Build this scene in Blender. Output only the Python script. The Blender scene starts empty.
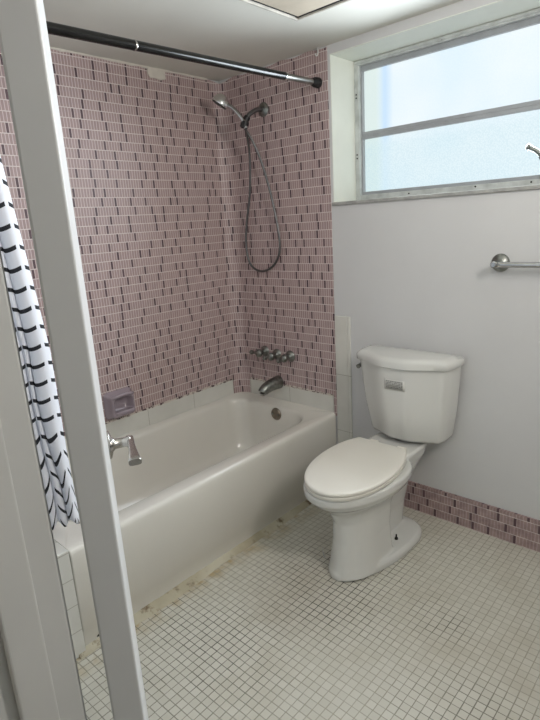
import bpy, math, random
from mathutils import Vector, Matrix
random.seed(7)
S = bpy.context.scene
COL = S.collection
PI = math.pi

# ------------------------------------------------------------------ materials
class NT:
    def __init__(s, name):
        s.m = bpy.data.materials.new(name); s.m.use_nodes = True
        s.t = s.m.node_tree; s.t.nodes.clear()
        s.out = s.t.nodes.new('ShaderNodeOutputMaterial')
        s.b = s.t.nodes.new('ShaderNodeBsdfPrincipled')
        s.t.links.new(s.b.outputs[0], s.out.inputs[0])
    def put(s, sock, v):
        if isinstance(v, bpy.types.NodeSocket): s.t.links.new(v, sock)
        elif v is not None: sock.default_value = v
    def n(s, kind, **k):
        x = s.t.nodes.new(kind)
        for a, b in k.items(): setattr(x, a, b)
        return x
    def ma(s, op, a, b=None, c=None):
        x = s.n('ShaderNodeMath', operation=op)
        s.put(x.inputs[0], a)
        if b is not None: s.put(x.inputs[1], b)
        if c is not None: s.put(x.inputs[2], c)
        return x.outputs[0]
    def mix(s, f, a, b):
        x = s.n('ShaderNodeMix', data_type='RGBA')
        s.put(x.inputs[0], f); s.put(x.inputs[6], a); s.put(x.inputs[7], b)
        return x.outputs[2]
    def noise(s, scale, detail=3, vec=None, rough=.5):
        x = s.n('ShaderNodeTexNoise'); x.inputs['Scale'].default_value = scale
        x.inputs['Detail'].default_value = detail; x.inputs['Roughness'].default_value = rough
        if vec is not None: s.t.links.new(vec, x.inputs['Vector'])
        return x.outputs['Fac']
    def obj(s): return s.n('ShaderNodeTexCoord').outputs['Object']
    def geo(s): return s.n('ShaderNodeNewGeometry').outputs['Position']
    def uv(s): return s.n('ShaderNodeTexCoord').outputs['UV']
    def xyz(s, v):
        x = s.n('ShaderNodeSeparateXYZ'); s.t.links.new(v, x.inputs[0]); return x.outputs
    def comb(s, a, b, c=0.0):
        x = s.n('ShaderNodeCombineXYZ'); s.put(x.inputs[0], a); s.put(x.inputs[1], b); s.put(x.inputs[2], c)
        return x.outputs[0]
    def wn(s, v):
        x = s.n('ShaderNodeTexWhiteNoise', noise_dimensions='3D'); s.t.links.new(v, x.inputs['Vector'])
        return x.outputs['Value']
    def ramp(s, f, lo, hi):
        x = s.n('ShaderNodeMapRange', clamp=True); s.put(x.inputs[0], f)
        x.inputs[1].default_value = lo; x.inputs[2].default_value = hi
        return x.outputs[0]
    def bump(s, h, strength=.2, dist=.001):
        x = s.n('ShaderNodeBump'); x.inputs['Strength'].default_value = strength
        x.inputs['Distance'].default_value = dist
        s.t.links.new(h, x.inputs['Height']); s.t.links.new(x.outputs[0], s.b.inputs['Normal'])
    def set(s, **k):
        for a, b in k.items():
            s.put(s.b.inputs[a.replace('_', ' ')], b)
        return s

def lin(r, g, b):
    f = lambda c: ((c/255+.055)/1.055)**2.4 if c/255 > .04045 else c/255/12.92
    return (f(r), f(g), f(b), 1)

def plain(name, col, rough=.5, metal=0.0, var=.04, scale=8, bump=0.0, bscale=60, coat=0.0):
    t = NT(name)
    c2 = tuple(max(0, x*(1-var*2)) for x in col[:3])+(1,)
    f = t.noise(scale, 4, t.obj())
    t.set(Base_Color=t.mix(t.ramp(f, .35, .7), col, c2), Roughness=rough, Metallic=metal)
    if coat: t.b.inputs['Coat Weight'].default_value = coat; t.b.inputs['Coat Roughness'].default_value = .08
    if bump: t.bump(t.noise(bscale, 3, t.obj()), bump, .001)
    return t.m

M = {}
M['plaster'] = plain('wall_paint', lin(209, 209, 209), .55, var=.02, scale=3, bump=.25, bscale=35)
M['ceiling'] = plain('ceiling_paint', lin(214, 212, 203), .8, var=.05, scale=1.8, bump=.5, bscale=14)
M['hall'] = plain('hall_paint', lin(205, 198, 185), .8, var=.02)
M['gloss_white'] = plain('glossy_trim_paint', lin(208, 208, 205), .35, var=.03, scale=5, bump=.2, bscale=20)
M['reveal'] = plain('window_reveal_paint', lin(232, 234, 224), .5, var=.03, scale=6, bump=.4, bscale=25)
M['frame'] = plain('window_frame_paint', lin(205, 209, 207), .45, var=.14, scale=22, bump=.6, bscale=60)
M['rail'] = plain('window_rail_metal', lin(165, 168, 172), .4, var=.08, scale=12)
M['sill'] = plain('window_sill_stone', lin(170, 170, 166), .5, var=.16, scale=30, bump=.3, bscale=70)
M['door'] = plain('door_paint', lin(204, 205, 205), .35, var=.02, scale=4, bump=.12, bscale=25)
M['door_edge'] = plain('door_edge_paint', lin(200, 198, 190), .45, var=.04, scale=7, bump=.2, bscale=25)
M['jamb'] = plain('jamb_paint', lin(196, 196, 193), .4, var=.03, scale=6, bump=.2, bscale=20)
M['enamel'] = plain('tub_enamel', lin(221, 218, 210), .22, var=.02, scale=3, coat=.4)
M['china'] = plain('vitreous_china', lin(214, 214, 210), .18, var=.01, scale=3, coat=.4)
M['lidplastic'] = plain('toilet_lid_plastic', lin(230, 227, 218), .3, var=.015, scale=3)
M['chrome'] = plain('chrome', (.50, .50, .50, 1), .18, 1.0, var=.05, scale=20)
M['dullchrome'] = plain('worn_chrome', (.30, .31, .29, 1), .36, 1.0, var=.2, scale=60)
M['satin'] = plain('satin_nickel', (.52, .5, .47, 1), .26, 1.0, var=.05, scale=20)
M['blackrod'] = plain('dark_rod_metal', (.045, .044, .043, 1), .2, .9, var=.1, scale=20)
M['bright'] = plain('bright_chrome', (.85, .85, .84, 1), .24, 1.0, var=.05, scale=20)
M['rodchrome'] = plain('rod_chrome', (.34, .33, .31, 1), .33, 1.0, var=.05, scale=20)
M['rubber'] = plain('black_rubber', (.012, .012, .013, 1), .5, var=.1)
M['hosemat'] = plain('hose_metal', (.18, .18, .18, 1), .35, .9, var=.15, scale=200)
M['mauve'] = plain('mauve_ceramic', lin(158, 145, 153), .18, var=.05, scale=9, coat=.4)
M['hatch'] = plain('hatch_board', lin(190, 178, 160), .8, var=.1, scale=7)
M['hatchedge'] = plain('hatch_edge', lin(205, 200, 190), .7, var=.2, scale=15)
M['dark'] = plain('dark_gap', (.01, .009, .008, 1), .8)
M['bolt'] = plain('corroded_bolt', (.02, .018, .015, 1), .6)

def brushed_plate():
    t = NT('overflow_plate_metal')
    t.set(Base_Color=t.mix(t.noise(60, 4, t.obj()), (.32, .28, .23, 1), (.16, .13, .1, 1)), Metallic=.9, Roughness=.35)
    return t.m
M['plate'] = brushed_plate()

def mosaic(name, gvs=.85, dirt=0.0):
    """slender vertical mosaic strips with scattered dark strips; UV in metres"""
    t = NT(name)
    R_, S_ = .0424, .0144
    u, v = t.xyz(t.uv())[:2]
    rowf = t.ma('DIVIDE', v, R_); row = t.ma('FLOOR', rowf); fv = t.ma('FRACT', rowf)
    off = t.wn(t.comb(row, 3.3, 1.7))
    colf = t.ma('ADD', t.ma('DIVIDE', u, S_), t.ma('MULTIPLY', off, 8.0))
    col = t.ma('FLOOR', colf); fu = t.ma('FRACT', colf)
    cell = t.ma('FLOOR', t.ma('DIVIDE', col, 7.0))
    inner = t.ma('SUBTRACT', col, t.ma('MULTIPLY', cell, 7.0))
    pick = t.ma('FLOOR', t.ma('MULTIPLY', t.wn(t.comb(cell, row, 5.1)), 4.6))
    dark = t.ma('COMPARE', inner, pick, .3)
    have = t.ma('LESS_THAN', t.wn(t.comb(cell, row, 9.7)), .93)
    dark = t.ma('MULTIPLY', dark, have)
    gh = t.ma('LESS_THAN', fv, .085)
    gv = t.ma('LESS_THAN', fu, .23)
    pt = t.wn(t.comb(col, row, 2.2))
    tile = t.mix(pt, lin(170, 147, 146), lin(157, 135, 135))
    big = t.noise(2.5, 3, t.geo())
    tile = t.mix(t.ramp(big, .4, .7), tile, lin(162, 139, 137))
    tile = t.mix(dark, tile, t.mix(pt, lin(78, 56, 62), lin(98, 75, 80)))
    c = t.mix(t.ma('MULTIPLY', gv, gvs), tile, lin(214, 198, 194))
    c = t.mix(gh, c, t.mix(t.noise(30, 3, t.geo()), lin(226, 216, 211), lin(198, 185, 182)))
    if dirt: c = t.mix(t.ma('MULTIPLY', t.ramp(t.noise(26, 4, t.geo(), .65), .42, .66), dirt), c, lin(104, 82, 88))
    g = t.ma('MAXIMUM', gh, gv)
    t.set(Base_Color=c, Roughness=t.ma('ADD', t.ma('MULTIPLY', g, .25), .43))
    h = t.ma('SUBTRACT', 1.0, g)
    t.bump(t.ma('ADD', h, t.ma('MULTIPLY', pt, .25)), .35, .0015)
    return t.m
M['mosaic'] = mosaic('pink_strip_mosaic')
M['mosaic_base'] = mosaic('grimy_strip_mosaic', .45, .45)

def floor_mat():
    t = NT('white_mosaic_floor')
    P = .0287
    x, y, z = t.xyz(t.geo())
    wob = t.ma('MULTIPLY', t.ma('SUBTRACT', t.noise(3.0, 2, t.geo()), .5), .010)
    xf = t.ma('DIVIDE', t.ma('ADD', x, wob), P)
    yf = t.ma('DIVIDE', t.ma('ADD', y, wob), P)
    fx = t.ma('FRACT', xf); fy = t.ma('FRACT', yf)
    j = t.ma('MULTIPLY', t.wn(t.comb(t.ma('FLOOR', xf), t.ma('FLOOR', yf), 1.0)), .05)
    gx = t.ma('LESS_THAN', fx, t.ma('ADD', j, .08)); gy = t.ma('LESS_THAN', fy, t.ma('ADD', j, .075))
    g = t.ma('MAXIMUM', gx, gy)
    # worn dark grout in patches, pale grout haze elsewhere
    n1 = t.noise(2.1, 4, t.geo()); n2 = t.noise(14, 3, t.geo())
    def blob(cx, cy, r, sx=1.0, sy=1.0):
        d = t.ma('SQRT', t.ma('ADD', t.ma('POWER', t.ma('MULTIPLY', t.ma('SUBTRACT', x, cx), sx), 2.0),
                              t.ma('POWER', t.ma('MULTIPLY', t.ma('SUBTRACT', y, cy), sy), 2.0)))
        return t.ma('SUBTRACT', 1.0, t.ramp(d, r*.35, r))
    m = t.ma('MAXIMUM', blob(1.2, -.72, .42), blob(1.62, -.63, .16))
    m = t.ma('MAXIMUM', m, t.ma('MULTIPLY', blob(1.9, -1.05, .3), .8))
    m = t.ma('MAXIMUM', m, t.ma('MULTIPLY', blob(1.0, -1.35, .55), .75))
    m = t.ma('MULTIPLY', m, t.ramp(t.ma('ADD', n1, t.ma('MULTIPLY', n2, .5)), .45, .9))
    m = t.ma('ADD', m, t.ma('MULTIPLY', t.ramp(n1, .5, .75), .18))
    grout = t.mix(m, lin(168, 164, 149), lin(58, 54, 48))
    pt = t.wn(t.comb(t.ma('FLOOR', xf), t.ma('FLOOR', yf), 4.0))
    tile = t.mix(pt, lin(206, 203, 192), lin(198, 195, 183))
    tile = t.mix(t.ma('MULTIPLY', t.ramp(t.noise(5, 4, t.geo()), .5, .75), .35), tile, lin(176, 168, 148))
    # rusty stain strip in the rows next to the tub
    edge = t.ma('SUBTRACT', 1.0, t.ramp(x, .76, .84))
    tile = t.mix(t.ma('MULTIPLY', edge, t.ramp(n2, .4, .62)), tile, lin(176, 158, 122))
    c = t.mix(g, tile, grout)
    t.set(Base_Color=c, Roughness=t.ma('ADD', t.ma('MULTIPLY', g, .3), .38))
    t.bump(t.ma('SUBTRACT', 1.0, g), .3, .001)
    return t.m
M['floor'] = floor_mat()

def white_tile(name, su, sv, ou=0.0, ov=0.0):
    """glazed white tiles, UV in metres"""
    t = NT(name)
    u, v = t.xyz(t.uv())[:2]
    fu = t.ma('FRACT', t.ma('DIVIDE', t.ma('ADD', u, ou), su)); fv = t.ma('FRACT', t.ma('DIVIDE', t.ma('ADD', v, ov), sv))
    g = t.ma('MAXIMUM', t.ma('LESS_THAN', fu, .0022/su), t.ma('LESS_THAN', fv, .0022/sv))
    base = t.mix(t.ramp(t.noise(6, 3, t.geo()), .35, .7), lin(216, 215, 208), lin(207, 206, 199))
    t.set(Base_Color=t.mix(g, base, lin(160, 156, 144)), Roughness=.25)
    t.bump(t.ma('SUBTRACT', 1.0, g), .3, .001)
    return t.m
M['tile_row'] = white_tile('white_tub_row_tile', .318, 5.0, .399, .1)
M['tile_back'] = white_tile('white_tub_end_tile', .318, 5.0, .236, .1)
M['tile_strip'] = white_tile('white_strip_tile', 5.0, .318, 2.0, -.012)
M['tile_foot'] = white_tile('white_foot_tile', .108, .1025, .0, .0)

def caulk_mat():
    t = NT('old_caulk')
    n1 = t.noise(16, 5, t.geo(), .7); n2 = t.noise(5, 3, t.geo())
    c = t.mix(t.ramp(n2, .35, .6), lin(196, 190, 170), lin(174, 165, 142))
    c = t.mix(t.ramp(n1, .54, .68), c, lin(108, 90, 68))
    t.set(Base_Color=c, Roughness=.7); t.bump(t.noise(40, 4, t.geo()), .6, .004)
    return t.m
M['caulk'] = caulk_mat()

def edge_grout():
    t = NT('crumbling_edge_grout')
    n = t.noise(45, 4, t.geo(), .7)
    t.set(Base_Color=t.mix(t.ramp(n, .5, .6), lin(205, 196, 186), lin(84, 62, 66)), Roughness=.8)
    t.bump(n, .8, .003)
    return t.m
M['edge_grout'] = edge_grout()
M['patch'] = plain('filler_plaster', lin(212, 206, 196), .8, var=.05, scale=20, bump=.8, bscale=70)

def pane_mat():
    """obscure glass; its own glow stands in for the bright sky outside"""
    t = NT('obscure_glass')
    x, y, z = t.xyz(t.geo())
    mp = t.n('ShaderNodeMapping'); t.t.links.new(t.geo(), mp.inputs[0]); mp.inputs['Scale'].default_value = (160, 1, 160)
    vo = t.n('ShaderNodeTexVoronoi'); t.t.links.new(mp.outputs[0], vo.inputs['Vector']); vo.inputs['Scale'].default_value = 1
    big = t.noise(2.2, 2, t.geo())
    # painted into the glow, as scenery blurred behind the glass: a pale wall at the left, a strip of blue sky, then bright haze
    wallside = t.ma('SUBTRACT', 1.0, t.ramp(x, .85, .895))
    blue = t.ma('SUBTRACT', 1.0, t.ramp(t.ma('ABSOLUTE', t.ma('SUBTRACT', x, .900)), .005, .045))
    lower = t.ramp(z, 1.86, 1.78)
    c = t.mix(t.ramp(big, .35, .65), lin(226, 242, 251), lin(242, 249, 252))
    c = t.mix(t.ma('MULTIPLY', blue, t.ma('SUBTRACT', .9, t.ma('MULTIPLY', lower, .6))), c, lin(200, 226, 250))
    c = t.mix(t.ma('MULTIPLY', wallside, .8), c, lin(218, 232, 226))
    c = t.mix(t.ma('MULTIPLY', lower, .35), c, lin(205, 234, 240))
    c = t.mix(t.ma('MULTIPLY', t.ramp(vo.outputs['Distance'], .2, .7), t.ma('ADD', .05, t.ma('MULTIPLY', lower, .2))), c, lin(170, 205, 220))
    em = t.n('ShaderNodeEmission'); t.t.links.new(c, em.inputs[0]); em.inputs[1].default_value = .91
    gl = t.n('ShaderNodeBsdfGlossy'); gl.inputs['Roughness'].default_value = .3
    mx = t.n('ShaderNodeMixShader'); mx.inputs[0].default_value = .04
    t.t.links.new(em.outputs[0], mx.inputs[1]); t.t.links.new(gl.outputs[0], mx.inputs[2])
    t.t.links.new(mx.outputs[0], t.out.inputs[0])
    return t.m
M['pane'] = pane_mat()

def curtain_mat():
    """white cloth printed with short black dashes and arcs; UV in metres"""
    t = NT('printed_curtain_cloth')
    u, v = t.xyz(t.uv())[:2]
    W = .088
    cf = t.ma('DIVIDE', t.ma('ADD', u, .026), W); ci = t.ma('FLOOR', cf); fu = t.ma('FRACT', cf)
    arc = t.ma('SINE', t.ma('MULTIPLY', fu, PI))
    amp = t.ma('MULTIPLY', t.ma('SUBTRACT', t.wn(t.comb(ci, 2.0, 2.0)), .1), t.ma('ADD', .020, t.ma('MULTIPLY', t.ramp(v, .85, .60), .11)))
    vv = t.ma('ADD', v, t.ma('MULTIPLY', arc, amp))
    H = .060
    rf = t.ma('DIVIDE', t.ma('ADD', vv, t.ma('MULTIPLY', t.noise(1.2, 1, t.comb(u, v, 0.0)), .07)), H)
    fr = t.ma('FRACT', rf)
    line = t.ma('LESS_THAN', t.ma('ABSOLUTE', t.ma('SUBTRACT', fr, .5)), .105)
    gap = t.ma('LESS_THAN', t.ma('ABSOLUTE', t.ma('SUBTRACT', fu, .5)), .43)
    m = t.ma('MULTIPLY', line, gap)
    t.set(Base_Color=t.mix(m, lin(226, 228, 236), (.012, .013, .018, 1)), Roughness=.8)
    t.b.inputs['Subsurface Weight'].default_value = 0
    return t.m
M['curtain'] = curtain_mat()

def sticker_mat():
    t = NT('printed_sticker')
    u, v = t.xyz(t.uv())[:2]
    rows = t.ma('FRACT', t.ma('MULTIPLY', v, 7.0))
    words = t.noise(1.0, 2, t.comb(t.ma('MULTIPLY', u, 26.0), t.ma('FLOOR', t.ma('MULTIPLY', v, 7.0))))
    ink = t.ma('MULTIPLY', t.ma('GREATER_THAN', rows, .42), t.ma('GREATER_THAN', words, .43))
    inside = t.ma('MULTIPLY', t.ma('LESS_THAN', t.ma('ABSOLUTE', t.ma('SUBTRACT', u, .5)), .42),
                  t.ma('LESS_THAN', t.ma('ABSOLUTE', t.ma('SUBTRACT', v, .5)), .40))
    c = t.mix(t.ma('MULTIPLY', inside, .42), lin(212, 212, 207), lin(150, 150, 146))
    c = t.mix(t.ma('MULTIPLY', ink, inside), c, lin(112, 112, 110))
    t.set(Base_Color=c, Roughness=.5)
    return t.m
M['sticker'] = sticker_mat()

# ------------------------------------------------------------------ mesh helpers
class MB:
    def __init__(s): s.v = []; s.f = []; s.uv = {}
    def add(s, vs, fs, uvs=None):
        o = len(s.v); s.v += [tuple(p) for p in vs]
        for k, f in enumerate(fs):
            s.f.append(tuple(i+o for i in f))
            if uvs: s.uv[len(s.f)-1] = uvs[k]
        return s
    def box(s, a, b):
        (x0, y0, z0), (x1, y1, z1) = a, b
        vs = [(x0,y0,z0),(x1,y0,z0),(x1,y1,z0),(x0,y1,z0),(x0,y0,z1),(x1,y0,z1),(x1,y1,z1),(x0,y1,z1)]
        fs = [(0,3,2,1),(4,5,6,7),(0,1,5,4),(1,2,6,5),(2,3,7,6),(3,0,4,7)]
        uvs = []
        for f in fs:
            P = [vs[i] for i in f]
            dx = max(p[0] for p in P)-min(p[0] for p in P); dy = max(p[1] for p in P)-min(p[1] for p in P)
            dz = max(p[2] for p in P)-min(p[2] for p in P)
            if dz == 0: uvs.append([(p[0], p[1]) for p in P])
            elif dx == 0: uvs.append([(p[1], p[2]) for p in P])
            else: uvs.append([(p[0], p[2]) for p in P])
        return s.add(vs, fs, uvs)
    def loft(s, rings, cap0=True, cap1=True, closed=True):
        n = len(rings[0]); vs = [p for r in rings for p in r]; fs = []
        for k in range(len(rings)-1):
            for i in range(n if closed else n-1):
                j = (i+1) % n
                fs.append((k*n+i, k*n+j, (k+1)*n+j, (k+1)*n+i))
        if cap0: fs.append(tuple(reversed(range(n))))
        if cap1: fs.append(tuple(range((len(rings)-1)*n, len(rings)*n)))
        return s.add(vs, fs)
    def lathe(s, p, d, prof, n=28):
        """prof: list of (distance along d, radius)"""
        p = Vector(p); d = Vector(d).normalized()
        a = d.orthogonal().normalized(); b = d.cross(a)
        rings = [[p+d*h+(a*math.cos(2*PI*i/n)+b*math.sin(2*PI*i/n))*r for i in range(n)] for h, r in prof]
        return s.loft(rings)
    def cyl(s, p0, p1, r0, r1=None, n=24):
        p0 = Vector(p0); p1 = Vector(p1)
        return s.lathe(p0, p1-p0, [(0, r0), ((p1-p0).length, r1 if r1 is not None else r0)], n)
    def tube(s, pts, r, n=14, flat=None):
        """r: number or per-point list; flat: per-point (width, height) with up vector z"""
        pts = [Vector(p) for p in pts]; rings = []
        prev = None
        for i, p in enumerate(pts):
            t = (pts[min(i+1, len(pts)-1)]-pts[max(i-1, 0)]).normalized()
            if prev is None:
                a = t.orthogonal().normalized() if flat is None else t.cross(Vector((0,0,1))).normalized()
            else: a = (prev-t*prev.dot(t)).normalized()
            prev = a; b = t.cross(a)
            if flat: w, h = flat[i]
            else:
                w = h = (r[i] if isinstance(r, (list, tuple)) else r)
            rings.append([p+a*math.cos(2*PI*k/n)*w+b*math.sin(2*PI*k/n)*h for k in range(n)])
        return s.loft(rings)
    def build(s, name, mat, parent=None, smooth=True, bevel=0, segs=3, subsurf=0, angle=40):
        off = Vector((0,0,0))
        if parent is not None:
            q = parent
            while q is not None: off += q.location; q = q.parent
        me = bpy.data.meshes.new(name)
        me.from_pydata([tuple(Vector(v)-off) for v in s.v], [], s.f)
        if s.uv:
            L = me.uv_layers.new(name='UVMap')
            for pi, uvs in s.uv.items():
                for k, li in enumerate(me.polygons[pi].loop_indices): L.data[li].uv = uvs[k]
        me.materials.append(mat); me.update()
        if smooth:
            for p in me.polygons: p.use_smooth = True
            try: me.set_sharp_from_angle(angle=math.radians(angle))
            except Exception: pass
        o = bpy.data.objects.new(name, me); COL.objects.link(o)
        if parent is not None: o.parent = parent
        if bevel:
            m = o.modifiers.new('bevel', 'BEVEL'); m.width = bevel; m.segments = segs
            m.limit_method = 'ANGLE'; m.angle_limit = math.radians(35)
        if subsurf:
            m = o.modifiers.new('sub', 'SUBSURF'); m.levels = subsurf; m.render_levels = subsurf
        return o

def empty(name, loc, label, cat, group=None):
    o = bpy.data.objects.new(name, None); COL.objects.link(o); o.location = loc
    o.empty_display_size = .05
    return tag(o, label, cat, group)
def tag(o, label, cat, group=None):
    o['label'] = label; o['category'] = cat
    if group: o['group'] = group
    return o
def struct(o, label=None):
    o['kind'] = 'structure'
    if label: o['label'] = label
    return o

def bez(pts, n=10):
    """Catmull-Rom through the points"""
    P = [Vector(p) for p in pts]; P = [P[0]*2-P[1]]+P+[P[-1]*2-P[-2]]
    out = []
    for i in range(1, len(P)-2):
        a, b, c, d = P[i-1:i+3]
        for k in range(n):
            t = k/n
            out.append(.5*((2*b)+(c-a)*t+(2*a-5*b+4*c-d)*t*t+(3*b-a-3*c+d)*t**3))
    out.append(P[-2]); return out

# ------------------------------------------------------------------ dimensions
TX = .73            # tub width
RIM = .416
ZT = .526           # foot of the pink tile
HC = 2.226          # ceiling
CR = .075           # cove radius of the tiled corner
YF = -1.56          # foot end of the tub
WX0, WX1, WZ0, WZ1, WD = .747, 2.02, 1.53, 2.188, .2
RX = 2.75           # right wall
YN = -2.0           # near wall, room face
DX0, DX1, DZ = 1.762, 2.56, 2.06   # doorway
CAM = Vector((2.33166, -2.21845, 1.45049))

# ------------------------------------------------------------------ room shell
b = MB().box((-.3, -3.6, -.1), (3.6, 0.35, 0))
struct(b.build('floor', M['floor'], smooth=False), 'white square mosaic tile floor with grey grout')
b = MB().box((-.3, -3.6, HC), (3.6, .35, HC+.1))
struct(b.build('ceiling', M['ceiling'], smooth=False), 'off-white plaster ceiling')
b = MB().box((-.15, -2.12, 0), (-.008, .3, HC))
struct(b.build('wall_left', M['plaster'], smooth=False))
b = MB()
b.box((-.15, 0, 0), (WX0, .3, HC)); b.box((WX1, 0, 0), (RX+.1, .3, HC))
b.box((WX0, 0, 0), (WX1, .3, WZ0-.012)); b.box((WX0, 0, WZ1), (WX1, .3, HC))
struct(b.build('wall_back', M['plaster'], smooth=False), 'white painted wall behind the toilet, with the window')
b = MB().box((RX, -2.12, 0), (RX+.1, 0, HC))
struct(b.build('wall_right', M['plaster'], smooth=False))
b = MB()
b.box((TX, YN-.12, 0), (DX0-.02, YN, HC)); b.box((DX1+.02, YN-.12, 0), (RX, YN, HC)); b.box((DX0-.02, YN-.12, DZ+.02), (DX1+.02, YN, HC))
struct(b.build('wall_front', M['plaster'], smooth=False))
b = MB().box((-.008, YN-.12, 0), (TX, -1.625, HC))
struct(b.build('wall_foot', M['plaster'], smooth=False))
b = MB()
b.box((.5, -3.6, 0), (.6, YN-.12, HC)); b.box((3.5, -3.6, 0), (3.6, YN-.12, HC)); b.box((.6, -3.6, 0), (3.5, -3.5, HC))
struct(b.build('wall_hall', M['hall'], smooth=False))

# pink tiled surround: left wall, coved corner, end wall
def tile_sheet(name, path, z0f, z1f, th=.006):
    """path: list of (x, y, nx, ny, u)"""
    mb = MB()
    for i in range(len(path)-1):
        a, c = path[i], path[i+1]
        za0, za1, zc0, zc1 = z0f(a), z1f(a), z0f(c), z1f(c)
        V = [(a[0], a[1], za0), (c[0], c[1], zc0), (c[0], c[1], zc1), (a[0], a[1], za1)]
        B_ = [(p[0]-q[2]*th, p[1]-q[3]*th, p[2]) for p, q in zip(V, (a, c, c, a))]
        U = [(a[4], za0), (c[4], zc0), (c[4], zc1), (a[4], za1)]
        fs = [(0,1,2,3), (7,6,5,4), (0,4,5,1), (3,2,6,7)]
        uv = [U, list(reversed(U)), [U[0], U[0], U[1], U[1]], [U[3], U[2], U[2], U[3]]]
        if i == 0: fs.append((0,3,7,4)); uv.append([U[0], U[3], U[3], U[0]])
        if i == len(path)-2: fs.append((1,5,6,2)); uv.append([U[1], U[1], U[2], U[2]])
        mb.add(V+B_, fs, uv)
    return mb
path = []; u = 0
N = 24
for k in range(N+1):
    y = YF-.02+(-CR-(YF-.02))*k/N; path.append((0, y, 1, 0, y+2.0))
u = path[-1][4]
for k in range(1, 9):
    a = PI/2*k/8
    path.append((CR-CR*math.cos(a), -CR+CR*math.sin(a)-.003*k/8, math.cos(a), -math.sin(a), u+CR*a))
u = path[-1][4]
x0 = CR; XE = TX+.004
for k in range(1, N+1):
    x = x0+(XE-x0)*k/N; path.append((x, -.003, 0, -1, u+x-x0))
corner_u0 = 2.0-CR; corner_u1 = corner_u0+CR*PI/2+.012
def z0f(p):
    return RIM-.01 if (corner_u0-.002 < p[4] < corner_u1) else ZT
# insert sharp steps for the column of pink tile that runs down the cove
path2 = []
for i, p in enumerate(path):
    path2.append(p)
def top(p):
    s = abs(p[4]-(2.0-CR+CR*.8))
    return HC-.004-.014*max(0, 1-s/.12)**2+.004*math.sin(p[4]*37)
segsA = [p for p in path if p[4] <= corner_u0+1e-6]
segsC = [p for p in path if corner_u0-1e-6 <= p[4] <= corner_u1]
segsB = [p for p in path if p[4] >= segsC[-1][4]-1e-6]
mbx = MB()
for seg, zf in ((segsA, lambda p: ZT), (segsC, lambda p: RIM-.008), (segsB, lambda p: ZT)):
    m_ = tile_sheet('x', seg, zf, top)
    o_ = len(mbx.f); mbx.add(m_.v, m_.f); 
    for k, w in m_.uv.items(): mbx.uv[o_+k] = w
e_ = path[-1]
m_ = tile_sheet('x', [(TX-.014, -.0035, 0, -1, e_[4]-.018), (TX+.004, -.0035, 0, -1, e_[4])], lambda p: RIM-.008, lambda p: ZT)
o_ = len(mbx.f); mbx.add(m_.v, m_.f)
for k, w in m_.uv.items(): mbx.uv[o_+k] = w
struct(mbx.build('wall_tiling', M['mosaic'], angle=50), 'pink strip mosaic around the bathtub with scattered dark strips')

# white tile row between tub and pink tile
b = MB()
b.box((-.006, YF-.02, RIM-.012), (.002, -CR-.004, ZT-.006))
struct(b.build('trim_1', M['tile_row'], smooth=False, bevel=.0015), 'row of white tiles along the long side of the tub')
b = MB()
xc = segsC[-1][0]
b.box((xc+.002, -.0055, RIM-.012), (TX-.016, .002, ZT-.006))
struct(b.build('trim_2', M['tile_back'], smooth=False, bevel=.0015), 'row of white tiles behind the tub spout')
# crumbly edge grout between pink and white tile
mb = MB()
def ragged(p0, p1, nrm, n, hgt=.010, th=.004, base=0):
    p0 = Vector(p0); p1 = Vector(p1); nrm = Vector(nrm); rings = []
    for i in range(n+1):
        p = p0.lerp(p1, i/n); h = hgt*(.5+.7*random.random()); t_ = th*(.5+.6*random.random())
        rings.append([p+Vector((0,0,-h/2)), p+nrm*t_+Vector((0,0,-h/3)), p+nrm*t_+Vector((0,0,h/3)), p+Vector((0,0,h/2))])
    mb.loft(rings)
ragged((.0, YF, ZT-.003), (.0, -CR-.004, ZT-.003), (1,0,0), 120, .014, .005)
ragged((xc+.002, -.003, ZT-.003), (TX-.016, -.003, ZT-.003), (0,-1,0), 60, .015, .005)
struct(mb.build('trim_3', M['edge_grout']), 'crumbling grout line along the edge of the pink tile')
mb = MB(); ragged((.0, YF, HC-.004), (.0, -.09, HC-.004), (1,0,0), 60, .013, .005)
struct(mb.build('trim_10', M['patch']), 'plaster line where the pink tile meets the ceiling')
# white tile strip right of the tub
b = MB()
b.box((TX+.006, -.006, 0), (TX+.083, .002, .965)); b.box((TX+.084, -.0075, 0), (TX+.102, .002, .965))
struct(b.build('trim_4', M['tile_strip'], smooth=False, bevel=.003), 'narrow strip of white tiles on the wall right of the tub')
# tiled ledge at the foot of the tub
b = MB().box((-.006, -1.624, 0), (TX, YF-.002, RIM+.004))
struct(b.build('trim_5', M['tile_foot'], smooth=False, bevel=.003), 'white tiled ledge at the foot of the tub')
# caulk along the apron
mb = MB(); rings = []
random.seed(3)
for i in range(81):
    y = YF-.03+(-.004-(YF-.03))*i/80
    w = .021+.008*math.sin(y*9)+.006*random.random()
    if y > -.75: w *= .75
    h = .009+.003*random.random()
    rings.append([(TX-.012, y, 0), (TX-.012, y, h+.008), (TX+w*.25, y, h), (TX+w*.7, y, h*.55), (TX+w, y, .0005), (TX+w, y, 0)])
mb.loft(rings)
struct(mb.build('trim_6', M['caulk']), 'yellowed caulk strip where the tub meets the floor')
# mosaic baseboard on the back wall
b = MB().box((TX+.103, -.009, 0), (RX, .002, .15))
struct(b.build('baseboard_back', M['mosaic_base'], smooth=False), 'pink strip mosaic baseboard under the window wall')
b = MB().box((RX-.009, YN, 0), (RX+.002, -.01, .15))
struct(b.build('baseboard_right', M['mosaic_base'], smooth=False))
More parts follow.
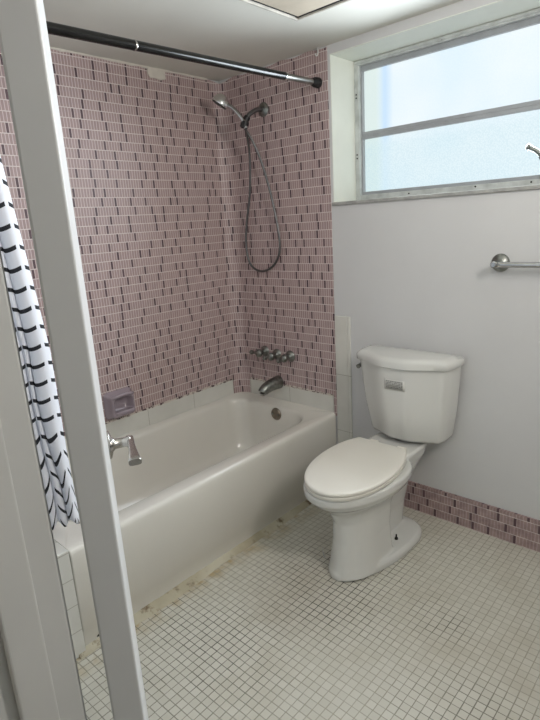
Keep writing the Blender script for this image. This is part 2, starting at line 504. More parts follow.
# filler patch at top of the left tile
mb = MB()
pts = [(-.48,2.222),(-.485,2.196),(-.472,2.176),(-.44,2.178),(-.41,2.172),(-.375,2.182),(-.378,2.204),(-.372,2.224)]
mb.loft([[(.0, y, z) for y, z in pts], [(.006, y, z) for y, z in pts]])
struct(mb.build('trim_7', M['patch'], bevel=.002), 'patch of plaster filler over the top row of pink tile')

# ------------------------------------------------------------------ window
sill = MB().box((WX0-.004, -.012, WZ0-.016), (WX1+.004, WD+.03, WZ0))
b = MB()
b.box((WX0, .001, WZ0), (WX0+.0035, WD+.02, WZ1)); b.box((WX1-.0035, .001, WZ0), (WX1, WD+.02, WZ1)); b.box((WX0+.0035, .001, WZ1-.0035), (WX1-.0035, WD+.02, WZ1))
struct(b.build('trim_8', M['reveal'], smooth=False), 'cream painted reveal around the window opening')
win = bpy.data.objects.new('window_1', None); COL.objects.link(win); win.location = (WX0, WD, WZ0)
struct(win, 'wide frosted window of two panes in a worn grey frame')
fx0, fx1, fz0, fz1 = WX0+.0035, WX1-.0035, WZ0, WZ1-.0035
def framebox(a, c, w, y0, y1):
    mb = MB(); (x0, z0), (x1, z1) = a, c
    mb.box((x0, y0, z0), (x0+w[0], y1, z1)); mb.box((x1-w[1], y0, z0), (x1, y1, z1))
    mb.box((x0+w[0], y0, z0), (x1-w[1], y1, z0+w[2])); mb.box((x0+w[0], y0, z1-w[3]), (x1-w[1], y1, z1))
    return mb
f = framebox((fx0, fz0), (fx1, fz1), (.026, .026, .03, .022), WD-.006, WD+.06)
f.box((fx0+.006, WD-.012, fz1-.014), (fx1-.006, WD-.006, fz1-.004))
fo = f.build('window_frame', M['frame'], win, smooth=False, bevel=.002)
for (sx, sz) in ((.012, 1.74), (.012, 1.757), (.012, 2.02), (.012, 2.035), (.45, 2.173), (.30, 1.548), (.62, 1.552), (.85, 1.55), (.98, 1.551)):
    MB().lathe((fx0+sx, WD-.006, sz), (0,-1,0), [(0, .0042), (.0022, .0036), (.0022, 0.0005)], 10).build('screw', M['bolt'], fo)
gx0, gx1 = fx0+.026, fx1-.026
ZM0, ZM1 = 1.828, 1.862
for nm, z0, z1, wt, wb in (('upper_sash', ZM0+.017, fz1-.022, .024, .017), ('lower_sash', fz0+.03, ZM0+.017, .017, .016)):
    s_ = framebox((gx0, z0), (gx1, z1), (.008, .012, wb, wt), WD+.012, WD+.05)
    so = s_.build(nm, M['rail'], win, smooth=False, bevel=.002)
    MB().box((gx0+.01, WD+.03, z0+wb-.004), (gx1-.01, WD+.036, z1-wt+.004)).build('pane', M['pane'], so, smooth=False)
sill.build('window_sill', M['sill'], win, smooth=False, bevel=.003)
# crank handle of the awning sash
mb = MB(); yh = WD-.045
mb.tube(bez([(1.663, yh+.04, 1.570), (1.660, yh+.02, 1.60), (1.642, yh, 1.645), (1.633, yh-.006, 1.662)], 6), .010, 10)
mb.tube([(1.638, yh-.004, 1.655), (1.622, yh-.01, 1.668), (1.601, yh-.014, 1.680)], [.010, .009, .009], 10)
mb.lathe((1.605, yh-.013, 1.677), (-.8, -.1, .5), [(0, .007), (.003, .013), (.014, .013), (.017, .008)], 14)
mb.tube([(1.636, yh-.004, 1.657), (1.651, yh-.004, 1.662), (1.671, yh-.002, 1.66)], [.008, .008, .006], 10)
mb.box((1.645, WD-.02, 1.553), (1.69, WD-.004, 1.585))
mb.build('window_crank', M['dullchrome'], win)

# ------------------------------------------------------------------ door frame and door
b = MB()
b.box((DX0-.02, YN-.12, 0), (DX0, YN, DZ)); b.box((DX1, YN-.12, 0), (DX1+.02, YN, DZ)); b.box((DX0-.02, YN-.12, DZ), (DX1+.02, YN, DZ+.02))
# stop moulding
b.box((DX0, YN-.075, 0), (DX0+.011, YN-.034, DZ)); b.box((DX1-.011, YN-.075, 0), (DX1, YN-.034, DZ))
# casing on the room side
b.box((DX0-.09, YN, 0), (DX0-.022, YN+.010, DZ+.06)); b.box((DX1+.006, YN, 0), (DX1+.075, YN+.012, DZ+.06))
struct(b.build('trim_9', M['jamb'], smooth=False, bevel=.003), 'pale painted door jamb at the left edge of the picture')

def azdir(deg): return Vector((-math.sin(math.radians(deg)), math.cos(math.radians(deg)), 0))
A = CAM+azdir(62.36)*.60; A.z = 0                    # arris of hinge edge and visible face
sd = azdir(61.44)                                   # slab direction
nr = Vector((sd.y, -sd.x, 0))                       # normal of visible (right) face
if nr.x < 0: nr = -nr
L_, TH = .70, .0388
door = bpy.data.objects.new('door_1', None); COL.objects.link(door); door.location = A
struct(door, 'white painted door standing open into the room, seen along its edge')
P = [A, A+sd*L_, A+sd*L_-nr*TH, A-nr*TH]
mb = MB().loft([[Vector((p.x, p.y, .012)) for p in P], [Vector((p.x, p.y, 2.045)) for p in P]])
mb.build('slab', M['door'], door, smooth=False, bevel=.003)
hp = Vector((A.x, A.y, 0))+sd*(L_-.07)+Vector((0, 0, .964))
h_ = MB().lathe(hp, nr, [(0, .034), (.003, .034), (.006, .031), (.010, .018), (.016, .0125), (.04, .0115), (.044, .014), (.050, .014), (.054, .010)], 28)
ho = h_.build('door_handle', M['satin'], door)
base = hp+nr*.052
rg = []
for d_, w_, h_, dz in ((-.014, .007, .008, 0), (-.012, .0085, .010, 0), (.010, .0085, .010, 0), (.03, .008, .0085, 0), (.065, .0095, .0075, -.001), (.095, .0125, .0075, -.004), (.112, .0145, .0085, -.006), (.114, .0135, .0075, -.006)):
    c_ = base-sd*d_+Vector((0, 0, dz)); ring = []
    for k in range(24):
        a_ = 2*PI*k/24; ca, sa = math.cos(a_), math.sin(a_)
        ring.append(c_+nr*(w_*math.copysign(abs(ca)**.55, ca))+Vector((0, 0, h_*math.copysign(abs(sa)**.55, sa))))
    rg.append(ring)
h2 = MB().loft(rg)
h2.build('lever', M['satin'], ho)
# latch plate
lp = Vector((A.x, A.y, .97))+sd*L_-nr*TH/2
q = [lp+nr*.012+Vector((0,0,-.028)), lp-nr*.012+Vector((0,0,-.028)), lp-nr*.012+Vector((0,0,.028)), lp+nr*.012+Vector((0,0,.028))]
MB().loft([q, [p+sd*.002 for p in q]]).build('latch_plate', M['satin'], door, smooth=False)
# hinges above and below the visible span
pin = A-nr*(TH+.006)-sd*.004
for zc in (.22, 1.86):
    hm = MB().cyl((pin.x, pin.y, zc-.045), (pin.x, pin.y, zc+.045), .006)
    hm.cyl((pin.x, pin.y, zc-.05), (pin.x, pin.y, zc-.045), .0075); hm.cyl((pin.x, pin.y, zc+.045), (pin.x, pin.y, zc+.05), .0075)
    hm.build('hinge', M['satin'], door)

# ------------------------------------------------------------------ bathtub
def rrect(x0, x1, y0, y1, r, z, n=8):
    """r: radii for corners (x1,y1),(x0,y1),(x0,y0),(x1,y0)"""
    if not isinstance(r, (list, tuple)): r = [r]*4
    out = []
    for (cx, cy, a0, rr) in ((x1, y1, 0, r[0]), (x0, y1, 90, r[1]), (x0, y0, 180, r[2]), (x1, y0, 270, r[3])):
        sx = -1 if cx == x1 else 1; sy = -1 if cy == y1 else 1
        for k in range(n+1):
            a = math.radians(a0+90*k/n)
            out.append((cx+sx*rr+rr*math.cos(a), cy+sy*rr+rr*math.sin(a), z))
    return out
tub = empty('bathtub', (TX/2, YF/2, 0), 'white enamelled bathtub built in along the pink tiled wall', 'bathtub')
e = .0
X0, X1, Y0, Y1 = .003, TX, YF+.001, -.006
r0 = [.006, CR*.9, .006, .006]
rings = [rrect(X0, X1-.012, Y0, Y1, r0, .0), rrect(X0, X1-.012, Y0, Y1, r0, .075), rrect(X0, X1-.004, Y0, Y1, r0, .088),
         rrect(X0, X1-.001, Y0, Y1, r0, RIM-.05), rrect(X0, X1, Y0, Y1, r0, RIM-.022), rrect(X0, X1-.003, Y0, Y1, r0, RIM-.009), rrect(X0, X1-.010, Y0, Y1, r0, RIM-.002),
         rrect(X0, X1-.022, Y0, Y1, r0, RIM)]
bx0, bx1, by0, by1 = .045, .625, YF+.10, -.085
R1 = [.15, .11, .13, .13]
rings += [rrect(bx0-.016, bx1+.016, by0-.016, by1+.016, [a+.012 for a in R1], RIM-.001),
          rrect(bx0-.006, bx1+.006, by0-.006, by1+.006, [a+.005 for a in R1], RIM-.006),
          rrect(bx0, bx1, by0, by1, R1, RIM-.02),
          rrect(bx0+.01, bx1-.012, by0+.03, by1-.006, R1, RIM-.08),
          rrect(bx0+.025, bx1-.03, by0+.09, by1-.016, R1, RIM-.18),
          rrect(bx0+.045, bx1-.05, by0+.16, by1-.03, R1, RIM-.27),
          rrect(bx0+.07, bx1-.075, by0+.21, by1-.055, R1, RIM-.32),
          rrect(bx0+.13, bx1-.13, by0+.30, by1-.12, [.1]*4, RIM-.345),
          rrect(bx0+.20, bx1-.20, by0+.42, by1-.22, [.07]*4, RIM-.35)]
for q_ in range(3, 9):
    rings[q_] = [(x, y, z+.012*max(0, 1-(x-X0)/.06, 1-(Y1-y)/.06)) for x, y, z in rings[q_]]
mb = MB().loft(rings)
mb.build('tub_shell', M['enamel'], tub, angle=60)
oc = Vector((.362, by1-.0045, .370))
ov = MB().lathe(oc, (0, -1, .06), [(0, .037), (.003, .037), (.008, .033), (.009, .026), (.0075, .022), (.0075, .001)], 30)
oo = ov.build('overflow_plate', M['plate'], tub); oo['label'] = 'tarnished round overflow plate'
for sx in (-.02, .02):
    MB().lathe(oc+Vector((sx, -.0095, -.0)), (0, -1, .06), [(0, .006), (.002, .0055), (.003, .002)], 12).build('screw', M['dullchrome'], oo)
mb = MB().lathe((.335, by1-.26, RIM-.3495), (0, 0, 1), [(0, .033), (.002, .032), (.003, .024), (.001, .022), (.001, .001)], 26)
mb.build('drain', M['dullchrome'], tub)

# rusty chip low on the apron near the foot
mb = MB(); random.seed(5)
cy_, cz_ = -1.487, .034
for dy, dz, rr in ((0, 0, .011), (.016, .004, .008), (-.013, -.006, .007), (.028, .006, .005)):
    ring = []
    for k in range(12):
        a = 2*PI*k/12; q_ = rr*(.7+.5*random.random())
        ring.append((cy_+dy+q_*1.3*math.cos(a), cz_+dz+q_*.7*math.sin(a)))
    mb.loft([[(TX-.0125, y, z) for y, z in ring], [(TX-.0105, y, z) for y, z in ring]])
ro = mb.build('rust_chip', M['bolt'], tub); ro['label'] = 'dark rusty chip in the enamel'

# ------------------------------------------------------------------ tub spout and taps
sp = empty('tub_spout', (.325, -.003, .53), 'chrome tub spout above the white tile row', 'spout')
pts = bez([(.318, .0, .536), (.317, -.03, .536), (.313, -.07, .531), (.308, -.102, .523), (.305, -.124, .512), (.304, -.131, .502)], 6)
n_ = len(pts)
mb = MB().tube(pts, 1, 20, flat=[(.038-.010*i/n_, .040-.012*i/n_) for i in range(n_)])
mb.build('spout_body', M['dullchrome'], sp)
MB().lathe((.318, -.001, .536), (0, -1, 0), [(0, .037), (.004, .037), (.007, .033)], 26).build('wall_collar', M['dullchrome'], sp)
MB().cyl((.304, -.130, .500), (.304, -.1305, .487), .0205, .019).build('nozzle', M['chrome'], sp)

def valve(x, z, ang, label, ln):
    t = empty('tub_tap', (x, -.003, z), label, 'tap', 'taps above the tub spout')
    MB().lathe((x, -.001, z), (0, -1, 0), [(0, .034), (.004, .034), (.010, .030), (.018, .018), (.024, .014)], 28).build('escutcheon', M['dullchrome'], t)
    MB().lathe((x, -.024, z), (0, -1, 0), [(0, .012), (.02, .012), (.024, .02), (.030, .024), (.040, .024), (.048, .019), (.052, .009)], 24).build('hub', M['dullchrome'], t)
    d = Vector((math.cos(ang), 0, math.sin(ang)))
    c = Vector((x, -.055, z))
    mb = MB()
    mb.tube([c+d*.008, c+d*ln*.4, c+d*ln*.75], [.010, .007, .008], 12)
    mb.lathe(c+d*ln*.72, d, [(0, .008), (.003, .013), (.012, .015), (.02, .011), (.022, .004)], 16)
    mb.tube([c-d*.005, c-d*ln*.35], [.010, .007], 12)
    mb.build('handle', M['dullchrome'], t)
valve(.222, .712, math.radians(182), 'leftmost of the three worn chrome taps above the tub spout', .074)
valve(.318, .704, math.radians(196), 'middle one of the three worn chrome taps above the tub spout', .062)
valve(.418, .706, math.radians(205), 'rightmost of the three worn chrome taps above the tub spout', .055)

# ------------------------------------------------------------------ shower
arm = empty('shower_mount', (.318, -.003, 2.025), 'chrome pipe, wall flange and dark holder that carry the hand shower', 'shower mount')
MB().lathe((.318, -.001, 2.025), (0, -1, 0), [(0, .036), (.004, .036), (.012, .026), (.018, .014)], 26).build('flange', M['dullchrome'], arm)
ap = bez([(.318, -.01, 2.025), (.314, -.05, 2.02), (.306, -.09, 2.0), (.296, -.115, 1.975)], 6)
MB().tube(ap, .0115, 14).build('pipe', M['hosemat'], arm)
hd = MB()
hd.lathe((.304, -.108, 1.985), (-.35, -.45, -.8), [(0, .012), (.004, .017), (.03, .017), (.034, .013)], 18)
hd.lathe((.298, -.125, 1.955), (-.3, -.2, -.9), [(-.006, .019), (0, .021), (.024, .021), (.030, .014)], 18)
hd.build('holder', M['rubber'], arm)
hs = empty('hand_shower', (.2, -.16, 2.03), 'chrome hand shower head on its holder with a long looped hose', 'shower head')
# handle from the holder up to the head
hp_ = bez([(.304, -.128, 1.925), (.292, -.135, 1.965), (.272, -.15, 2.002), (.246, -.165, 2.032), (.228, -.172, 2.042)], 7)
n_ = len(hp_)
MB().tube(hp_, [.013-.002*math.sin(PI*i/n_) for i in range(n_)], 16).build('handle', M['chrome'], hs)
hdv = Vector((-.44, -.38, -.81)).normalized()
hc = Vector((.190, -.180, 2.068))
ho_ = MB().lathe(hc, hdv, [(-.034, .004), (-.032, .018), (-.022, .032), (-.004, .042), (.012, .046), (.018, .044)], 30)
ho_.tube([(.232, -.172, 2.040), (.218, -.174, 2.048), (.198, -.178, 2.062)], [.013, .019, .024], 14)
ho2 = ho_.build('shower_head', M['bright'], hs)
MB().lathe(hc+hdv*.0175, hdv, [(0, .041), (.003, .040), (.005, .03), (.005, .001)], 30).build('spray_face', M['rubber'], ho2)
# hose: down from the handle, loop, back up to the arm outlet
hose = bez([(.303, -.128, 1.93), (.275, -.09, 1.88), (.243, -.05, 1.80), (.212, -.035, 1.62), (.165, -.03, 1.45), (.150, -.03, 1.34), (.165, -.03, 1.245), (.215, -.03, 1.198),
            (.285, -.03, 1.192), (.355, -.03, 1.225), (.400, -.03, 1.29), (.404, -.03, 1.38), (.378, -.035, 1.55), (.335, -.05, 1.74), (.305, -.08, 1.86), (.292, -.125, 1.93), (.292, -.126, 1.95)], 9)
MB().tube(hose, .0065, 10).build('hose', M['hosemat'], hs)

# ------------------------------------------------------------------ curtain rod
rod = empty('curtain_rod', (.72, YF/2, 2.06), 'dark metal shower curtain rod under the ceiling, spanning the tub', 'curtain rod')
ra, rb_ = Vector((.715, -1.622, 2.033)), Vector((.68, -.004, 2.079))
rp = lambda t: ra.lerp(rb_, t)
MB().cyl(rp(.01), rp(.845), .0162).build('outer_tube', M['blackrod'], rod)
MB().cyl(rp(.84), rp(.985), .0135).build('inner_tube', M['rodchrome'], rod)
MB().lathe(rp(.842), rb_-ra, [(0, .0170), (.006, .0170), (.008, .0140)], 24).build('collar', M['chrome'], rod)
MB().lathe(rp(.355), rb_-ra, [(-.002, .0162), (-.001, .0170), (.004, .0170), (.005, .0162)], 24).build('joint_ring', M['satin'], rod)
for t0, t1 in ((.978, 1.0), (.022, .0)):
    MB().lathe(rp(t0), (rp(t1)-rp(t0)), [(-.016, .0155), (-.004, .017), (0, .020), (.010, .0225), (.028, .0235), ((rp(t1)-rp(t0)).length, .0235)], 24).build('rubber_end', M['rubber'], rod)

# ------------------------------------------------------------------ shower curtain
cur = empty('shower_curtain', (.70, -1.56, .45), 'white shower curtain with black dashes bunched at the foot of the tub', 'shower curtain')
AZ = [(.45, 66.0), (.77, 66.2), (1.10, 66.15), (1.39, 66.85), (1.64, 67.5), (2.03, 68.3)]
def edge_az(z):
    for (a, p), (c, q_) in zip(AZ, AZ[1:]):
        if z <= c: return p+(q_-p)*max(0, (z-a)/(c-a))
    return AZ[-1][1]
def fold_path(z):
    """plan of the gathered cloth at height z, from its room-side edge inwards"""
    e_ = CAM+azdir(edge_az(z))*1.775
    lf = Vector((-.39, -.92)); fw = Vector((.92, -.39))
    w1 = .078 if z > .95 else .078-.040*min(1, (.95-z)/.3)
    ws = [w1, .028+.010*math.sin(z*5), .034, .030]
    pts = []
    tot = sum(ws); sc_ = .128/tot if tot > .128 else 1
    s0 = 0
    for i, d_ in enumerate((-.034, -.022, -.010)):
        pts.append((.006-.002*i, d_))
    for k, w_ in enumerate(ws):
        w_ *= sc_
        for j in range(14):
            f_ = j/14; pts.append((s0+w_*f_, (.024 if k == 0 else .012)*math.sin(PI*f_)**.7-.004*k+.003*math.sin(z*9+k)))
        s0 += w_
    return [(e_.x+lf.x*a+fw.x*b_, e_.y+lf.y*a+fw.y*b_) for a, b_ in pts]
mb = MB(); rows_ = 60
grid = []
for k in range(rows_+1):
    t = k/rows_; z = .50+(2.002-.50)*t
    grid.append([(x, y, z-.012*math.sin(i*.35)*max(0, 1-t*12)) for i, (x, y) in enumerate(fold_path(z))])
u_ = [0]
for i in range(1, len(grid[20])): u_.append(u_[-1]+(Vector(grid[20][i])-Vector(grid[20][i-1])).length)
n_ = len(grid[0])
vs = [p for g in grid for p in g]; fs = []; uvs = []
for k in range(rows_):
    for i in range(n_-1):
        fs.append((k*n_+i, k*n_+i+1, (k+1)*n_+i+1, (k+1)*n_+i))
        z0, z1 = grid[k][0][2], grid[k+1][0][2]
        uvs.append([(u_[i], z0), (u_[i+1], z0), (u_[i+1], z1), (u_[i], z1)])
mb.add(vs, fs, uvs)
co = mb.build('cloth', M['curtain'], cur, angle=180)
sm = co.modifiers.new('thick', 'SOLIDIFY'); sm.thickness = .0012
for i in range(4):
    y = -1.605+.018*i; c = rp((y-ra.y)/(rb_.y-ra.y))
    ring = [c+Vector((math.cos(a)*.021, 0, math.sin(a)*.021-.003)) for a in [2*PI*k/20 for k in range(21)]]
    MB().tube(ring, .0017, 8).build('curtain_ring', M['chrome'], cur)

# ------------------------------------------------------------------ soap dish
sd_ = empty('soap_dish', (0, -.885, .6), 'mauve ceramic soap dish on the pink tiled wall beside the tub', 'soap dish')
ya, yb = -.965, -.805; za, zb = .535, .675
def yz(y0, y1, z0, z1, r, x, n=6):
    return [(x, p[0], p[1]) for p in [(a, b_) for a, b_, _ in rrect(y0, y1, z0, z1, r, 0, n)]]
mb = MB().loft([yz(ya, yb, za, zb, .02, -.002), yz(ya, yb, za, zb, .02, .008), yz(ya+.008, yb-.008, za+.008, zb-.008, .018, .014),
                yz(ya+.014, yb-.014, za+.012, zb-.014, .02, .045), yz(ya+.018, yb-.018, za+.016, zb-.018, .022, .056), yz(ya+.024, yb-.024, za+.024, zb-.024, .02, .060),
                yz(ya+.028, yb-.028, za+.030, zb-.030, .02, .056), yz(ya+.032, yb-.032, za+.034, zb-.034, .02, .02), yz(ya+.045, yb-.045, za+.045, zb-.045, .012, .010)])
mb.build('dish', M['mauve'], sd_, angle=60)
MB().tube(bez([(.05, ya+.02, zb-.022), (.064, ya+.04, zb-.014), (.068, (ya+yb)/2, zb-.010), (.064, yb-.04, zb-.014), (.05, yb-.02, zb-.022)], 6), .009, 12).build('grab_bar', M['mauve'], sd_)
mb = MB().loft([[(.02, ya+.025, za+.028), (.066, ya+.03, za+.026), (.066, yb-.03, za+.026), (.02, yb-.025, za+.028)],
                [(.02, ya+.025, za+.040), (.066, ya+.03, za+.044), (.066, yb-.03, za+.044), (.02, yb-.025, za+.040)]])
mb.build('tray', M['mauve'], sd_, bevel=.005)

# ------------------------------------------------------------------ toilet
TC = 1.19
toilet = empty('toilet', (TC, -.35, 0), 'white two-piece toilet with its lid closed, under the window', 'toilet')
def egg(z, yf, yb, w, ym, n=48, pb=2.4, pf=2.0, cx=TC):
    """yf front (most negative), yb back, widest at ym"""
    out = []
    for i in range(n):
        a = 2*PI*i/n; c, s = math.cos(a), math.sin(a)
        if s < 0:
            p = pf; ln = ym-yf
        else:
            p = pb; ln = yb-ym
        x = w*math.copysign(abs(c)**(2/p), c); y = ym+ln*math.copysign(abs(s)**(2/p), s)
        out.append((cx+x, y, z))
    return out
mb = MB()
mb.loft([egg(.0, -.70, -.13, .148, -.32, pb=3, pf=1.85, cx=TC+.012), egg(.024, -.70, -.13, .148, -.32, pb=3, pf=1.85, cx=TC+.012), egg(.040, -.69, -.145, .138, -.32, pb=3, pf=1.85, cx=TC+.012)])
mb.loft([egg(.01, -.698, -.40, .108, -.52, pb=12, pf=2.1, cx=TC+.018), egg(.06, -.686, -.40, .098, -.52, pb=12, pf=2.1, cx=TC+.018), egg(.16, -.672, -.40, .087, -.51, pb=12, pf=2.1, cx=TC+.018),
         egg(.25, -.672, -.38, .086, -.50, pb=8, cx=TC+.018), egg(.30, -.692, -.34, .098, -.49, pb=5, cx=TC+.010), egg(.33, -.722, -.31, .124, -.48, pb=3.6, cx=TC+.005),
         egg(.355, -.758, -.28, .172, -.47, pb=2.8), egg(.385, -.788, -.25, .187, -.47, pb=2.6), egg(.411, -.792, -.25, .188, -.47, pb=2.6), egg(.417, -.786, -.255, .183, -.47, pb=2.6)])
mb.loft([egg(.01, -.45, -.17, .048, -.3, pb=4, pf=4), egg(.15, -.45, -.15, .052, -.3, pb=4, pf=4), egg(.25, -.45, -.13, .068, -.3, pb=4, pf=4),
         egg(.33, -.45, -.10, .100, -.3, pb=4, pf=4), egg(.385, -.42, -.075, .120, -.25, pb=5, pf=4), egg(.425, -.36, -.07, .126, -.22, pb=5, pf=3), egg(.434, -.35, -.075, .120, -.22, pb=5, pf=3)])
bowl = mb.build('bowl', M['china'], toilet, angle=180)
m_ = bowl.modifiers.new('remesh', 'REMESH'); m_.mode = 'VOXEL'; m_.voxel_size = .005; m_.use_smooth_shade = True
m_ = bowl.modifiers.new('smooth', 'SMOOTH'); m_.factor = .5; m_.iterations = 3
# seat ring
mb = MB()
yfS, ybS, wS, ymS = -.792, -.264, .178, -.50
def seat_out(z, ins=0.0, yb=None, dw=0.0):
    o = []; yb = ybS if yb is None else yb
    w = wS-ins-dw
    for i in range(97):                       # rounded front, sides drawing in to a straight back edge
        a = PI+PI*i/96
        c, n1 = math.cos(a), math.sin(a)
        o.append((TC+w*math.copysign(abs(c)**(2/2.1), c), ymS+(ymS-(yfS+ins+dw))*-abs(n1)**(2/2.05), z))
    yb = yb-ins
    hw = .128-ins*.5; r_ = .010
    side = []
    for k in range(1, 13):
        t = k/12; y = ymS+(yb-r_-ymS)*t
        side.append((w+(hw-w)*(t**2.3), y))
    for k in range(1, 5):
        a = PI/2*k/4
        side.append((hw-r_*.6*(1-math.cos(a))-.001*k, yb-r_+r_*math.sin(a)))
    o += [(TC+x, y, z) for x, y in side]
    o += [(TC-x, y, z) for x, y in reversed(side)]
    return [(x-.022+.034*(-.26-y)/.49, y, z) for x, y, z in o]   # the seat sits slightly askew
mb.loft([seat_out(.419, .006), seat_out(.423, .002), seat_out(.433, .002), seat_out(.436, .006)])
mb.build('seat', M['lidplastic'], toilet, angle=50)
mb = MB().loft([seat_out(.4365, .014), seat_out(.440, .012), seat_out(.4405, .001), seat_out(.4425, 0), seat_out(.449, 0), seat_out(.453, .003), seat_out(.455, .010), seat_out(.456, .04), seat_out(.4565, .09)])
mb.build('lid', M['lidplastic'], toilet, angle=40)
for sx in (-.07, .07):
    mb = MB().cyl((TC+sx-.02, -.250, .441), (TC+sx+.02, -.250, .441), .009)
    mb.box((TC+sx-.018, -.258, .430), (TC+sx+.018, -.242, .441))
    mb.build('hinge', M['lidplastic'], toilet, bevel=.002)
# tank
TK = 1.200
def tank_out(z, w, d0, d1, ins=0.0, back=-.03, n=34):
    """bow-fronted outline: depth d0 at the ends, d1 in the middle"""
    w -= ins; out = [(TK-w, back-ins, z), (TK+w, back-ins, z)]
    pts = []
    for i in range(n+1):
        s = -1+2*i/n
        a = abs(s)
        q_ = max(0, min(1, (.95-a)/.80)); bow = q_*q_*(3-2*q_)
        edge = (max(0, 1-((a-.86)/.14)**2))**.5 if a > .86 else 1
        dep = (d0*.55+(d0*.45)*edge)+(d1-d0)*bow-ins
        pts.append((TK+w*s, back-dep, z))
    out += list(reversed(pts))
    return out
def tank_out2(z, w, d0, d1, ins=0.0): return tank_out(z, w, d0, d1, ins)
rg = [tank_out2(.449, .168, .10, .145), tank_out2(.452, .178, .112, .158), tank_out2(.467, .185, .118, .176), tank_out2(.60, .209, .126, .190), tank_out2(.79, .226, .134, .200), tank_out2(.80, .226, .134, .200)]
rg = [[(x+dx, y, z) for x, y, z in q_] for q_, dx in zip(rg, (.014, .013, .012, .006, 0, 0))]
mb = MB().loft(rg)
tk = mb.build('tank', M['china'], toilet, angle=70)
rg = [tank_out2(.800, .232, .140, .206), tank_out2(.804, .239, .146, .214), tank_out2(.828, .240, .147, .215), tank_out2(.838, .237, .145, .212, .003), tank_out2(.844, .233, .143, .209, .010), tank_out2(.847, .226, .139, .205, .022)]
mb = MB().loft(rg)
mb.build('tank_lid', M['china'], toilet, angle=60)
mb = MB().cyl((TK-.200, -.10, .762), (TK-.232, -.10, .762), .014)
mb.tube([(TK-.231, -.095, .762), (TK-.233, -.12, .761), (TK-.232, -.145, .757)], [.012, .009, .011], 12)
mb.build('flush_lever', M['dullchrome'], tk)['label'] = 'worn chrome flush lever'
# energy sticker on the tank, wraps the bow front
def tank_front(x, z):
    t = (z-.60)/.19; w = .209+.017*t; d0 = .126+.008*t; d1 = .190+.010*t; a = abs(x-TK)/w
    q_ = max(0, min(1, (.95-a)/.80)); return -.03-(d0+(d1-d0)*q_*q_*(3-2*q_))
sx0, sx1, sz0, sz1 = 1.160, 1.258, .700, .749
vs = []; fs = []; uvs = []
for i in range(9):
    x = sx0+(sx1-sx0)*i/8
    for z in (sz0, sz1): vs.append((x, tank_front(x, z)-.0012, z))
for i in range(8):
    fs.append((2*i, 2*i+2, 2*i+3, 2*i+1)); uvs.append([(i/8, 0), ((i+1)/8, 0), ((i+1)/8, 1), (i/8, 1)])
so = MB().add(vs, fs, uvs).build('sticker', M['sticker'], tk); so['label'] = 'small white sticker with grey print'
mo = so.modifiers.new('thick', 'SOLIDIFY'); mo.thickness = .0008; mo.offset = 1
# tank bolts, floor bolts
for sx in (-.08, .08):
    MB().cyl((TK+sx, -.12, .43), (TK+sx, -.12, .45), .012).build('tank_bolt', M['bolt'], toilet)
for sx in (-.094, .094):
    mb = MB().lathe((TC+sx, -.34, .036), (0, 0, 1), [(0, .014), (.003, .013), (.004, .008), (.012, .0075), (.013, .004), (.028, .0035), (.029, .001)], 14)
    mb.build('floor_bolt', M['bolt'], toilet)['label'] = 'black corroded floor bolt'
# faint maker's script low on the front of the pedestal
lg = MB(); sc = []
for i in range(60):
    s = i/59
    a = math.radians(222+26*s)
    z = .075+.006*math.sin(s*40)*(1-.3*s)
    w, ln = .124, .170
    x = TC+w*math.cos(a)*1.0; y = -.52+ln*math.sin(a)
    sc.append((x-.002, y-.004, z+.002))
lg.tube(sc, .0011, 6)
M['logo'] = plain('pale_grey_print', lin(150, 152, 152), .4)
lg.build('maker_mark', M['logo'], toilet)

# ------------------------------------------------------------------ towel bar
tb = empty('towel_bar', (1.58, 0, 1.24), 'chrome towel bar on the white wall under the window', 'towel bar')
for x, s in ((1.562, 1), (2.19, -1)):
    fl = MB().lathe((x, .003, 1.240), (0, -1, 0), [(0, .036), (.004, .037), (.010, .034), (.013, .026), (.018, .020), (.022, .0125)], 28)
    fo_ = fl.build('wall_flange', M['dullchrome'], tb)
    MB().lathe((x, -.02, 1.240), (0, -1, 0), [(0, .0105), (.035, .0105), (.042, .013), (.060, .013), (.064, .009)], 20).build('post', M['chrome'], fo_)
    MB().lathe((x-s*.022, -.052, 1.237), (s, 0, 0), [(0, .004), (.004, .009), (.012, .0125), (.03, .0125), (.036, .010)], 20).build('end_cap', M['chrome'], fo_)
MB().cyl((1.552, -.052, 1.237), (2.20, -.052, 1.237), .0112).build('bar', M['chrome'], tb)

# ------------------------------------------------------------------ ceiling hatch and hook
ht = empty('ceiling_hatch', (1.12, -.62, HC), 'square access panel in the ceiling, beige board with a dark gap', 'ceiling hatch')
hx0, hx1, hy0, hy1 = .873, 1.38, -.93, -.385
MB().box((hx0+.014, hy0+.014, HC-.006), (hx1-.014, hy1-.014, HC-.002)).build('board', M['hatch'], ht, smooth=False)
framem = MB(); z0, z1 = HC-.0035, HC+.002
framem.box((hx0, hy0, z0), (hx0+.009, hy1, z1)); framem.box((hx1-.009, hy0, z0), (hx1, hy1, z1)); framem.box((hx0, hy0, z0), (hx1, hy0+.009, z1)); framem.box((hx0, hy1-.012, z0-.002), (hx1, hy1, z1))
framem.build('dark_gap', M['dark'], ht, smooth=False)
framem = MB(); z0 = HC-.012
framem.box((hx0-.012, hy0-.012, z0), (hx0, hy1+.012, HC)); framem.box((hx1, hy0-.012, z0), (hx1+.012, hy1+.012, HC)); framem.box((hx0, hy0-.012, z0), (hx1, hy0, HC)); framem.box((hx0, hy1, z0), (hx1, hy1+.012, HC))
framem.build('rim', M['hatchedge'], ht, smooth=False, bevel=.003)
hk = MB().tube(bez([(.690, -.012, 2.226), (.690, -.012, 2.208), (.690, -.018, 2.192), (.690, -.028, 2.190), (.690, -.033, 2.198)], 6), .003, 10)
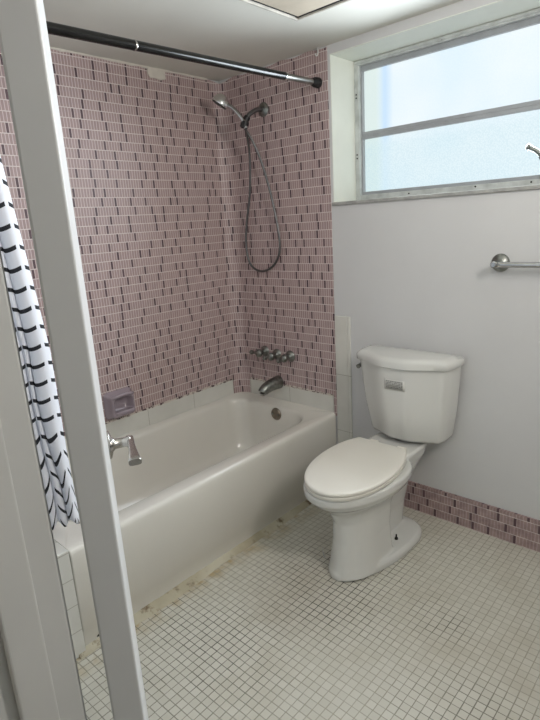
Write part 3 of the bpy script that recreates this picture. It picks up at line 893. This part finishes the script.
hk.lathe((.690, -.012, HC), (0, 0, -1), [(0, .007), (.003, .006), (.004, .003)], 14)
tag(hk.build('ceiling_hook', M['china']), 'small white hook in the ceiling above the end of the rod', 'hook')

# ------------------------------------------------------------------ lights
def area(name, loc, size, power, color, rot, size_y=None, spread=None):
    l = bpy.data.lights.new(name, 'AREA'); l.energy = power; l.color = color; l.size = size
    if size_y: l.shape = 'RECTANGLE'; l.size_y = size_y
    if spread: l.spread = spread
    o = bpy.data.objects.new(name, l); COL.objects.link(o); o.location = loc; o.rotation_euler = rot
    return o
# vanity lamp on the right wall (outside the picture), warm hall lamp behind the doorway
area('vanity_lamp', (RX-.12, -1.05, 1.95), .6, 15, (1, .955, .905), (0, math.radians(92), 0), .12)
area('hall_lamp', (1.9, -2.9, HC-.03), .5, 2.4, (1, .95, .9), (0, 0, 0))
# daylight through the window, falling in from the sky
area('window_daylight', ((WX0+WX1)/2, WD-.075, (WZ0+WZ1)/2), .84, 17, (.82, .92, 1), (math.radians(-83), 0, 0), .44, spread=math.radians(122))

w = bpy.data.worlds.new('World'); S.world = w; w.use_nodes = True
bg = w.node_tree.nodes['Background']
sky = w.node_tree.nodes.new('ShaderNodeTexSky'); sky.sky_type = 'NISHITA'
sky.sun_disc = False; sky.sun_elevation = math.radians(45)
w.node_tree.links.new(sky.outputs[0], bg.inputs[0]); bg.inputs[1].default_value = .25

# ------------------------------------------------------------------ camera
yaw, pitch, roll, F = .752701634, .254101351, -.0609371937, 526.595266
fwd = Vector((-math.sin(yaw)*math.cos(pitch), math.cos(yaw)*math.cos(pitch), -math.sin(pitch)))
rt = Vector((math.cos(yaw), math.sin(yaw), 0)); up = rt.cross(fwd)
rt2 = rt*math.cos(roll)+up*math.sin(roll); up2 = up*math.cos(roll)-rt*math.sin(roll)
cd = bpy.data.cameras.new('camera'); cam = bpy.data.objects.new('camera', cd); COL.objects.link(cam)
cd.sensor_fit = 'VERTICAL'; cd.sensor_height = 24; cd.lens = F/720*24; cd.clip_start = .02
mt = Matrix((rt2, up2, -fwd)).transposed().to_4x4(); mt.translation = CAM
cam.matrix_world = mt
S.camera = cam
S.view_settings.view_transform = 'Standard'; S.view_settings.look = 'None'
S.view_settings.exposure = .25; S.view_settings.gamma = 1; S.view_settings.use_curve_mapping = False
S.cycles.max_bounces = 8; S.cycles.diffuse_bounces = 5; S.cycles.use_denoising = True
